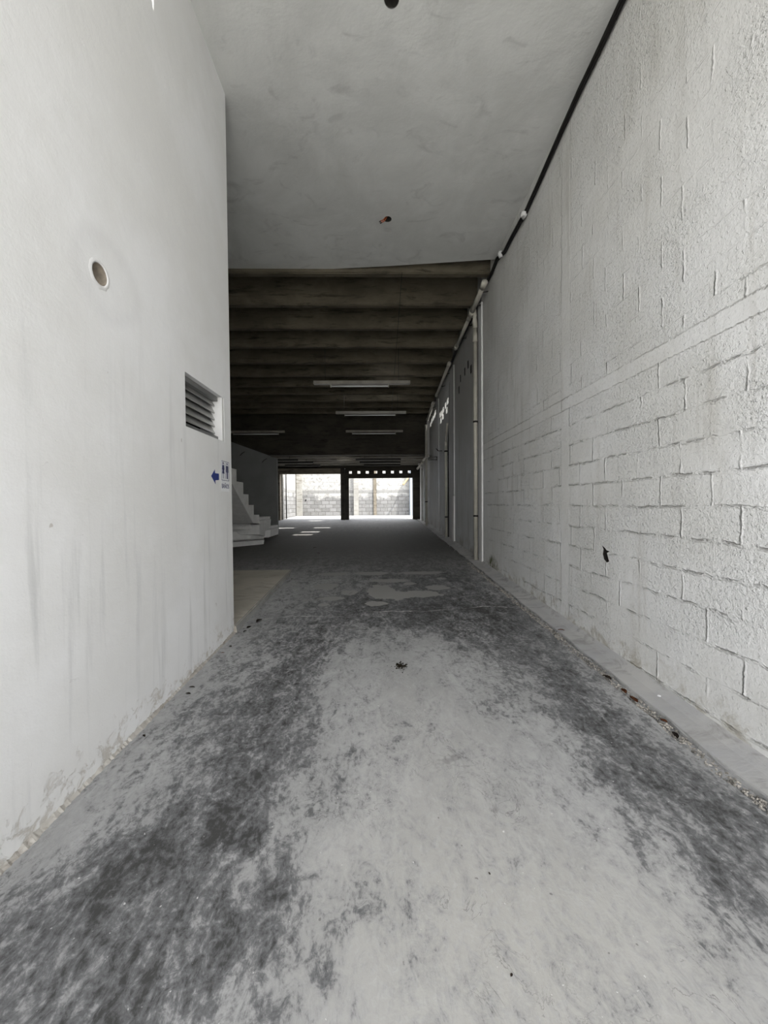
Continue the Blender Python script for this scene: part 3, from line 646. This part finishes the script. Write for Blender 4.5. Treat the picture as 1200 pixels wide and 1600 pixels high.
# conduit drop on the ribs
p = ony(627.5, 440, 6.5)
bm = bmesh.new(); tube(bm, [(p.x, RIBS[0]-.1, roofz(RIBS[0])-.012), (p.x+.1, RIBS[-1], roofz(RIBS[-1])-.012)], .005, 6)
tag(obj('conduit', bm, M['rod'], smooth=True), 'thin dark conduit running under the roof beams towards the girder', 'conduit')

# ================================================================== fluorescent fixtures
def fixture(x0, x1, y, z, tube0, tube1, label, dark=False, rods=(0.12, 0.88), top=None):
    e = empty('fluorescent_lamp', ((x0+x1)/2, y, z), label, 'lamp', 'unlit fluorescent lamps in the hall')
    bm = bmesh.new()
    prism(bm, [(x0, y-.055, z), (x0, y+.055, z), (x0, y+.04, z+.075), (x0, y-.04, z+.075)], (x1-x0, 0, 0))
    obj('housing', bm, M['lampd' if dark else 'lampw'], e)
    if not dark:
        bm = bmesh.new(); tube(bm, [(tube0, y, z-.045), (tube1, y, z-.045)], .019, 10); obj('tube', bm, M['tubeg'], e, True)
        for t in (tube0, tube1):
            box('socket', t-.015, t+.015, y-.018, y+.018, z-.068, z+.002, M['lampw'], e)
    for t in rods:
        x = x0+(x1-x0)*t; bm = bmesh.new(); tube(bm, [(x, y, z+.07), (x, y, top or roofz(y)+.51)], .006, 6); obj('hanging_rod', bm, M['rod'], e)
    return e
fixture(-1.44, .81, 9.0, 4.205, -1.04, .30, 'pale unlit fluorescent lamp hanging in mid hall, the nearest one')
fixture(-1.265, .96, 12.2, 4.27, -.98, .62, 'unlit fluorescent lamp hanging at the top edge of the girder, second from the entrance')
fixture(-1.08, .97, 13.85, 3.99, -.85, .7, 'unlit fluorescent lamp hanging in front of the dark girder, right one of two')
fixture(-5.3, -3.27, 13.85, 3.99, -5.1, -3.5, 'unlit fluorescent lamp hanging before the girder, above the white staircase')
for (xa, xb, y, lab) in [(-.79, .95, 14.8, 'right'), (-.66, .97, 15.35, 'right'), (-.51, 1.0, 15.9, 'right'), (-4.6, -3.0, 14.8, 'left'), (-3.9, -2.5, 15.3, 'left'), (-3.75, -2.3, 15.85, 'left')]:
    zc = 3.25-.2*(y-14.6)/2.1-.14
    pos = {14.8: 'nearest the girder', 15.35: 'the middle one', 15.3: 'the middle one', 15.9: 'nearest the courtyard', 15.85: 'nearest the courtyard'}[y]
    fixture(xa, xb, y, zc, 0, 0, f'silhouetted fluorescent lamp under the low rear ceiling, {lab} row, {pos}', True, (.2, .8), 3.28-.2*(y-14.6)/2.1)

# ================================================================== platform, stair, grey wall behind
bm = bmesh.new()
hexa(bm, [(-6.99, 3.742, fz(3.735)-.05), (-1.365, 3.742, fz(3.735)-.05), (-1.385, 6.25, fz(6.25)-.05), (-6.99, 6.25, fz(6.25)-.05),
          (-6.99, 3.742, fz(3.735)+.075), (-1.385, 3.742, fz(3.735)+.075), (-1.40, 6.25, fz(6.25)+.072), (-6.99, 6.25, fz(6.25)+.072)])
bmesh.ops.bevel(bm, geom=[e for e in bm.edges if all(v.co.z > fz(v.co.y)+.05 and v.co.x > -2 for v in e.verts)], offset=.012, segments=2, affect='EDGES')
o = obj('platform', bm, M['plat']); o.data.materials.append(M['platside'])
for f in o.data.polygons:
    if f.normal.x > .7: f.material_index = 1
tag(o, 'low beige concrete platform on the floor behind the end of the left wall', 'platform')

XS = -2.8
e = empty('staircase', (XS-.5, 9.4, fz(9.4)), 'white painted concrete staircase beyond the left wall, rising towards the entrance', 'staircase')
s = .1188
saw = [(122,450),(122,605),(215,625),(208,770),(283,782),(280,912),(350,922),(350,1048),(422,1050),(422,1165),(548,1160),(545,1270),(622,1265),(620,1312)]
pts = []
for cx, cy in saw:
    p = onx(355+cx*s, 680+cy*s, XS); pts.append([p.y, p.z])
# square the steps up: riser shares y, tread shares z
for i in range(0, len(pts)-1, 2):
    m_ = (pts[i][0]+pts[i+1][0])/2; pts[i][0] = pts[i+1][0] = m_
for i in range(1, len(pts)-1, 2):
    m_ = (pts[i][1]+pts[i+1][1])/2; pts[i][1] = pts[i+1][1] = m_
step, rise = .37, .225
y0, z0 = pts[0]
up = [[y0-step, z0]]; yy_, zz_ = y0-step, z0
for i in range(3):
    up.insert(0, [yy_, zz_+rise]); zz_ += rise; up.insert(0, [yy_-step, zz_]); yy_ -= step
so_b = [onx(355+318*s, 680+1115*s, XS), onx(355+85*s, 680+680*s, XS)]
sl_ = (so_b[1].z-so_b[0].z)/(so_b[1].y-so_b[0].y)
prof = up + pts[:10] + [[pts[9][0], .97], [so_b[0].y+.12, 1.0], [so_b[0].y, so_b[0].z], [up[0][0], so_b[0].z+sl_*(up[0][0]-so_b[0].y)]]
bm = bmesh.new(); prism(bm, [(XS, a, b) for a, b in prof], (-1.05, 0, 0)); obj('flight', bm, M['stairp'], e)
box('landing', XS-1.05, XS, 3.74, up[0][0]+.001, up[0][1]-.16, up[0][1], M['stairp'], e)
# lowest straight steps at the far side, hanging clear of a recessed plinth
zb = pts[13][1]-.0
bm = bmesh.new(); prism(bm, [(XS, a, b) for a, b in [[pts[9][0], zb+.12], pts[9], pts[10], pts[11], pts[12], [pts[13][0], zb], [pts[11][0]-.05, zb-.02]]], (-.9, 0, 0)); obj('lower_steps', bm, M['stairp'], e)
box('plinth', XS-1.3, XS-.38, 9.7, pts[13][0]-.1, fz(9.6)-.02, zb-.01, M['plat'], e)
# three winder steps turning to the left; each flares towards its lower edge and overhangs the one below
def winder(poly, z0, z1, dy):
    bm = bmesh.new(); n = len(poly); zn = z1-.075
    lo = [(x, y) for x, y in poly]; hi = [(x, y+.07) for x, y in poly]
    neck = [(x-(.07 if x > -3 else 0), y+dy) for x, y in poly]
    rings = [[bm.verts.new((x, y, z)) for x, y in q] for q, z in ((lo, z0), (hi, zn), (neck, zn+.012), (neck, z1))]
    bm.faces.new(rings[0]); bm.faces.new(rings[-1][::-1])
    for p_, q_ in zip(rings, rings[1:]):
        for i in range(n): bm.faces.new((p_[i], p_[(i+1) % n], q_[(i+1) % n], q_[i]))
    obj('winder_step', bm, M['stairp'], e)
winder([(-4.6, 9.06), (-3.48, 9.16), (-2.84, 9.62), (-3.15, 10.6), (-4.6, 10.6)], fz(9.3)-.015, .60, .25)
winder([(-4.6, 8.95), (-3.48, 9.02), (-3.05, 9.28), (-2.70, 9.72), (-2.72, 10.6), (-4.6, 10.6)], .60, .845, .28)
winder([(-4.6, 8.9), (-3.48, 8.96), (-3.1, 9.05), (-2.84, 9.3), (-2.82, 10.2), (-4.6, 10.2)], .845, 1.10, .25)
# grey screen wall behind the stair
bm = bmesh.new()
a, b_ = ony(432.3, 716, 11.3), ony(366, 692, 11.3)
sl2 = (b_.z-a.z)/(b_.x-a.x)
prism(bm, [(a.x, 11.3, .40), (a.x, 11.3, a.z), (-6.9, 11.3, a.z+sl2*(-6.9-a.x)), (-6.9, 11.3, .40)], (0, .12, 0))
g = st(obj('wall_stair', bm, M['greyp']))
for cx, cy, lab in [(200, 240, 'left'), (490, 330, 'right')]:
    p = ony(355+cx*s, 680+cy*s, 11.29); bm = bmesh.new(); tube(bm, [p+Vector((-.07, 0, -.06)), p+Vector((0, -.03, 0)), p+Vector((.07, 0, .05))], .010, 6)
    tag(obj('rebar_stub', bm, M['rod']), f'dark bar stub on the grey wall above the stairs, {"the upper one" if lab == "left" else "the lower one"}', 'bar')

# ================================================================== left wall: louvre and sign
e = empty('louvre_vent', (-1.5, 3.22, 1.995), 'grey metal louvre vent recessed in the left wall above the restroom sign', 'vent')
bm = bmesh.new(); bx(bm, -1.60, -1.44, 2.862, 3.578, 2.355, 2.393); bx(bm, -1.60, -1.44, 2.862, 3.578, 1.997, 2.035); bx(bm, -1.60, -1.44, 2.862, 2.892, 2.035, 2.355)
obj('frame', bm, M['alud'], e)
bm = bmesh.new(); bx(bm, -1.60, -1.402, 3.535, 3.578, 1.997, 2.393); tag(obj('side_trim', bm, M['white'], e), 'white side trim')
for i in range(5):
    z = 2.07+i*.062; bm = bmesh.new()
    prism(bm, [(-1.512, 2.892, z+.064), (-1.505, 2.892, z+.068), (-1.470, 2.892, z+.006), (-1.466, 2.892, z-.008), (-1.472, 2.892, z-.008), (-1.478, 2.892, z+.006)], (0, .645, 0))
    obj('slat', bm, M['alu'], e)
bm = bmesh.new(); bx(bm, -1.618, -1.605, 2.865, 3.575, 2.0, 2.39); obj('backing', bm, M['dark'], e)

def text_mesh(s_, size, name, m, parent, loc):
    cu = bpy.data.curves.new('t', 'FONT'); cu.body = s_; cu.size = size; cu.extrude = .0008; cu.align_x = 'CENTER'
    t = bpy.data.objects.new('t', cu); C.objects.link(t)
    dg = bpy.context.evaluated_depsgraph_get(); dg.update()
    me = bpy.data.meshes.new_from_object(t.evaluated_get(dg)); bpy.data.objects.remove(t)
    w_ = max(v.co.x for v in me.vertices)-min(v.co.x for v in me.vertices)
    # text plane -> wall plane facing +x : text x runs along +y
    me.transform(Matrix(((0, 0, 1, 0), (1, 0, 0, 0), (0, 1, 0, 0), (0, 0, 0, 1))))
    o = bpy.data.objects.new(name, me); C.objects.link(o); me.materials.append(m)
    o.parent = parent; o.location = Vector(loc)-parent.location; return o, w_
X = -1.3995
e = empty('restroom_sign', (X, 3.585, 1.55), 'white restroom sign with navy man and woman figures above the word BAÑOS', 'sign')
def sheet(name, polys, m, parent, dx=0.0, th=.0015):
    bm = bmesh.new()
    for pl_ in polys: prism(bm, [(X+dx, a, b) for a, b in pl_], (th, 0, 0))
    return obj(name, bm, m, parent)
def rect(y0, y1, z0, z1): return [(y0, z0), (y1, z0), (y1, z1), (y0, z1)]
ya_, yb_, za, zb_ = 3.488, 3.662, 1.637, 1.815
sheet('panel', [rect(ya_, yb_, za-.10, zb_)], M['wvinyl'], e)
t_ = .004
sheet('border', [rect(ya_, yb_, zb_-t_, zb_), rect(ya_, yb_, za, za+t_), rect(ya_, ya_+t_, za+t_, zb_-t_), rect(yb_-t_, yb_, za+t_, zb_-t_)], M['navy'], e, .0018)
def circ(cy, cz, r, n=16): return [(cy+r*math.cos(k*2*math.pi/n), cz+r*math.sin(k*2*math.pi/n)) for k in range(n)]
def mirror(cy, half): return [(cy+a, z) for a, z in half] + [(cy-a, z) for a, z in half[::-1]]
cw = 3.530; zb0 = za+.018
sheet('woman_figure', [circ(cw, zb0+.139, .0115), mirror(cw, [(.004, zb0), (.004, zb0+.045), (.024, zb0+.045), (.014, zb0+.085), (.020, zb0+.078), (.025, zb0+.084), (.018, zb0+.12), (.012, zb0+.123)]), ], M['navy'], e, .0018)
cm_ = 3.620
sheet('man_figure', [circ(cm_, zb0+.139, .0115), mirror(cm_, [(.002, zb0), (.013, zb0), (.013, zb0+.065), (.014, zb0+.105), (.018, zb0+.105), (.018, zb0+.06), (.025, zb0+.06), (.025, zb0+.112), (.018, zb0+.123)])], M['navy'], e, .0018)
sheet('divider', [rect(3.5725, 3.5775, zb0, zb0+.15)], M['navy'], e, .0018)
t, wd = text_mesh('BAÑOS', .058, 'lettering', M['navy'], e, (X+.002, 3.575, 1.566)); t.scale = (1, .165/wd, 1)
ar = empty('arrow_sign', (X, 3.37, 1.66), 'solid blue arrow sticker on the left wall pointing left, beside the restroom sign', 'sign')
pm_ = lambda px, py: tuple(onx(px, py, -1.398))[1:]
s2 = .0375
A = [(140,765),(285,495),(295,650),(455,670),(455,935),(310,945),(320,1105)]
sheet('arrow', [[pm_(325+a*s2, 715+b*s2) for a, b in A]], M['blue'], ar)

# ================================================================== ceiling fittings
e = empty('light_opening', (.15, 3.03, 5.43), 'round empty light opening in the ceiling at the top edge of the picture', 'ceiling opening')
bm = bmesh.new(); tube(bm, [(.15, 3.03, 5.425), (.15, 3.03, 5.41)], .0555, 24); obj('box_base', bm, M['dark'], e)
bm = bmesh.new(); r1 = []
for zz2, rr in ((5.41, .0548), (5.302, .0548), (5.298, .058)): r1.append([bm.verts.new((.15+rr*math.cos(k*math.pi/14), 3.03+rr*math.sin(k*math.pi/14), zz2)) for k in range(28)])
for i in range(2):
    for k in range(28): bm.faces.new((r1[i][k], r1[i][(k+1) % 28], r1[i+1][(k+1) % 28], r1[i+1][k]))
obj('ring', bm, M['dark'], e, True)
e = empty('wired_light_opening', (.185, 5.31, 5.39), 'small round ceiling opening with orange wires hanging out, over the middle of the passage', 'ceiling opening')
bm = bmesh.new(); r1 = []
for zz2, rr in ((5.39, .0512), (5.302, .0512), (5.298, .054)): r1.append([bm.verts.new((.185+rr*math.cos(k*math.pi/14), 5.31+rr*math.sin(k*math.pi/14), zz2)) for k in range(28)])
for i in range(2):
    for k in range(28): bm.faces.new((r1[i][k], r1[i][(k+1) % 28], r1[i+1][(k+1) % 28], r1[i+1][k]))
bm.faces.new(r1[0]); obj('ring', bm, M['dark'], e, True)
for j, dx in enumerate((0, .018)):
    bm = bmesh.new(); a = (.17+dx, 5.30, 5.36); b = (.15+dx, 5.28, 5.27-.01*j); c = (.09+dx*.6, 5.27, 5.245-.02*j)
    tube(bm, bend(a, b, c), .0055, 6); obj('wire', bm, M['copper'], e, True)
    bm = bmesh.new(); tube(bm, [c, Vector(c)+Vector((-.02, 0, -.012))], .0065, 6); obj('wire_end', bm, M['black'], e, True)

# ================================================================== floor debris
def leafmesh(L, W, curl):
    bm = bmesh.new(); n = 7; rows = []
    for i in range(n):
        t = i/(n-1); wv = W*math.sin(math.pi*min(.98, max(.02, t)))**.8; z = curl*(math.sin(t*3)*.5+.3)*L
        rows.append([bm.verts.new((L*(t-.5), s*wv, z+abs(s)*curl*L*.5+.004)) for s in (-1, 0, 1)])
    for i in range(n-1):
        for k in range(2): bm.faces.new((rows[i][k], rows[i][k+1], rows[i+1][k+1], rows[i+1][k]))
    g = bmesh.ops.solidify(bm, geom=list(bm.faces), thickness=.0012)
    return bm
LV = []
for px, py, L, m, lab in [
   (405,972,.085,'leaf','long curled dark leaf beside the platform kerb'), (385,981,.06,'leaf','dark leaf at the near end of the platform kerb'), (382,988,.045,'leaf','second dark leaf at the near end of the platform kerb, beside the first'),
   (300,1075,.045,'leaf','small dry leaf on the floor at the foot of the left wall'), (294,1085,.04,'leaf','small dry leaf just below another by the foot of the left wall'), (225,1152,.03,'leaf','dry leaf fragment on the floor near the left wall, mid way'),
   (360,1011,.035,'leaf','dry leaf by the corner of the left wall'), (348,1021,.03,'leafr','tiny brown leaf near the left wall corner'),
   (877,988,.06,'leafr','rusty brown leaf on the kerb strip edge by the right wall'), (858,957,.05,'leaf','dark leaf on the kerb strip below the right wall, far one'), (882,977,.03,'leaf','tiny dark leaf on the kerb strip'),
   (948,1060,.075,'leaf','dark dry leaf lying in the gravel groove, upper one'), (975,1081,.07,'leafr','dark brown leaf in the gravel groove beside the rusty one'), (990,1093,.085,'leafr','rusty red leaf in the gravel groove by the right wall'),
   (1037,1127,.045,'leafr','small brown leaf in the gravel groove below the rusty leaf'), (1055,1150,.07,'leaf','dark leaf in the gravel groove nearest the camera'),
   (1030,1092,.02,'pebl','small white chip on the kerb strip by the right wall'), (765,1367,.012,'leaf','tiny dark scrap on the open floor in the foreground'), (799,1526,.011,'leaf','tiny dark scrap on the floor near the bottom of the picture'),
   (455,906,.05,'leaf','dark scrap at the far corner of the platform kerb'), (440,925,.04,'leaf','dark scrap beside the platform kerb, half way along'), (492,857,.1,'leaf','dark scrap on the dim hall floor, left of centre'), (497,865,.1,'leaf','second dark scrap on the dim hall floor beside the first')]:
    p = onf(px, py)
    if m == 'pebl':
        bm = bmesh.new(); bmesh.ops.create_icosphere(bm, subdivisions=1, radius=.012)
        for v in bm.verts: v.co.z *= .5
        o = tag(obj('stone_chip', bm, M['wvinyl']), lab, 'stone'); o.location = (p.x, p.y, fz(p.y)+.02); continue
    o = obj('dry_leaf', leafmesh(L, L*random.uniform(.2, .34), random.uniform(.05, .22)), M[m], smooth=True)
    inslot = SX0 < p.x < SX1
    o.location = (p.x, p.y, fz(p.y) + (-.004 if inslot else .014 if p.x > SX1 else .001)); o.rotation_euler = (random.uniform(-.1, .1), random.uniform(-.05, .05), random.uniform(0, 3.1))
    if inslot: o.rotation_euler.z = 1.57+random.uniform(-.4, .4)
    if 'platform kerb' in lab: o.location.x = max(o.location.x, -1.30); o.rotation_euler.z = 1.2
    tag(o, lab, 'leaf', 'dry leaves and scraps on the floor')

# crumbs of debris in the middle of the passage
bm = bmesh.new(); c0 = onf(626, 1041)
for i in range(150):
    r = abs(random.gauss(0, 1)); a = random.uniform(0, 6.28); rr = .028*r if i < 100 else .065*r
    x, y = c0.x+rr*math.cos(a)*1.0, c0.y+rr*math.sin(a)*1.25; s_ = random.uniform(.0025, .009) if i < 90 else random.uniform(.0015, .004)
    bmesh.ops.create_icosphere(bm, subdivisions=1, radius=s_, matrix=Matrix.Translation((x, y, fz(y)+s_*.4)) @ Matrix.Rotation(a, 4, 'Z') @ Matrix.Diagonal((1.5, .8, .6, 1)))
tag(obj('debris', bm, M['crumb']), 'small scatter of black crumbs in the middle of the concrete floor', 'debris', kind='stuff')
# gravel in the groove: far too many grains to count
bm = bmesh.new()
ico = bmesh.new(); bmesh.ops.create_icosphere(ico, subdivisions=1, radius=1); base = [v.co.copy() for v in ico.verts]; fcs = [[v.index for v in f.verts] for f in ico.faces]; ico.free()
for i in range(3600):
    y = .9 + 6.2*random.random()**1.3; x = random.uniform(SX0+.006, SX1-.002)+.012*math.sin(y*7.3)*math.sin(y*2.1+1); s_ = random.uniform(.0025, .0075)
    M3 = Matrix.Rotation(random.uniform(0, 6), 3, 'Z') @ Matrix.Rotation(random.uniform(0, 6), 3, 'X') @ Matrix.Diagonal((s_*random.uniform(.8, 1.6), s_, s_*random.uniform(.5, 1)))
    cen = Vector((x, y, fz(y)-.020+random.uniform(-.006, .010)))
    vs = [bm.verts.new(cen + M3 @ b_) for b_ in base]
    for f in fcs: bm.faces.new([vs[k] for k in f])
o = obj('gravel', bm, M['peb']); tag(o, 'loose gravel filling the narrow groove along the foot of the right wall', 'gravel', kind='stuff')
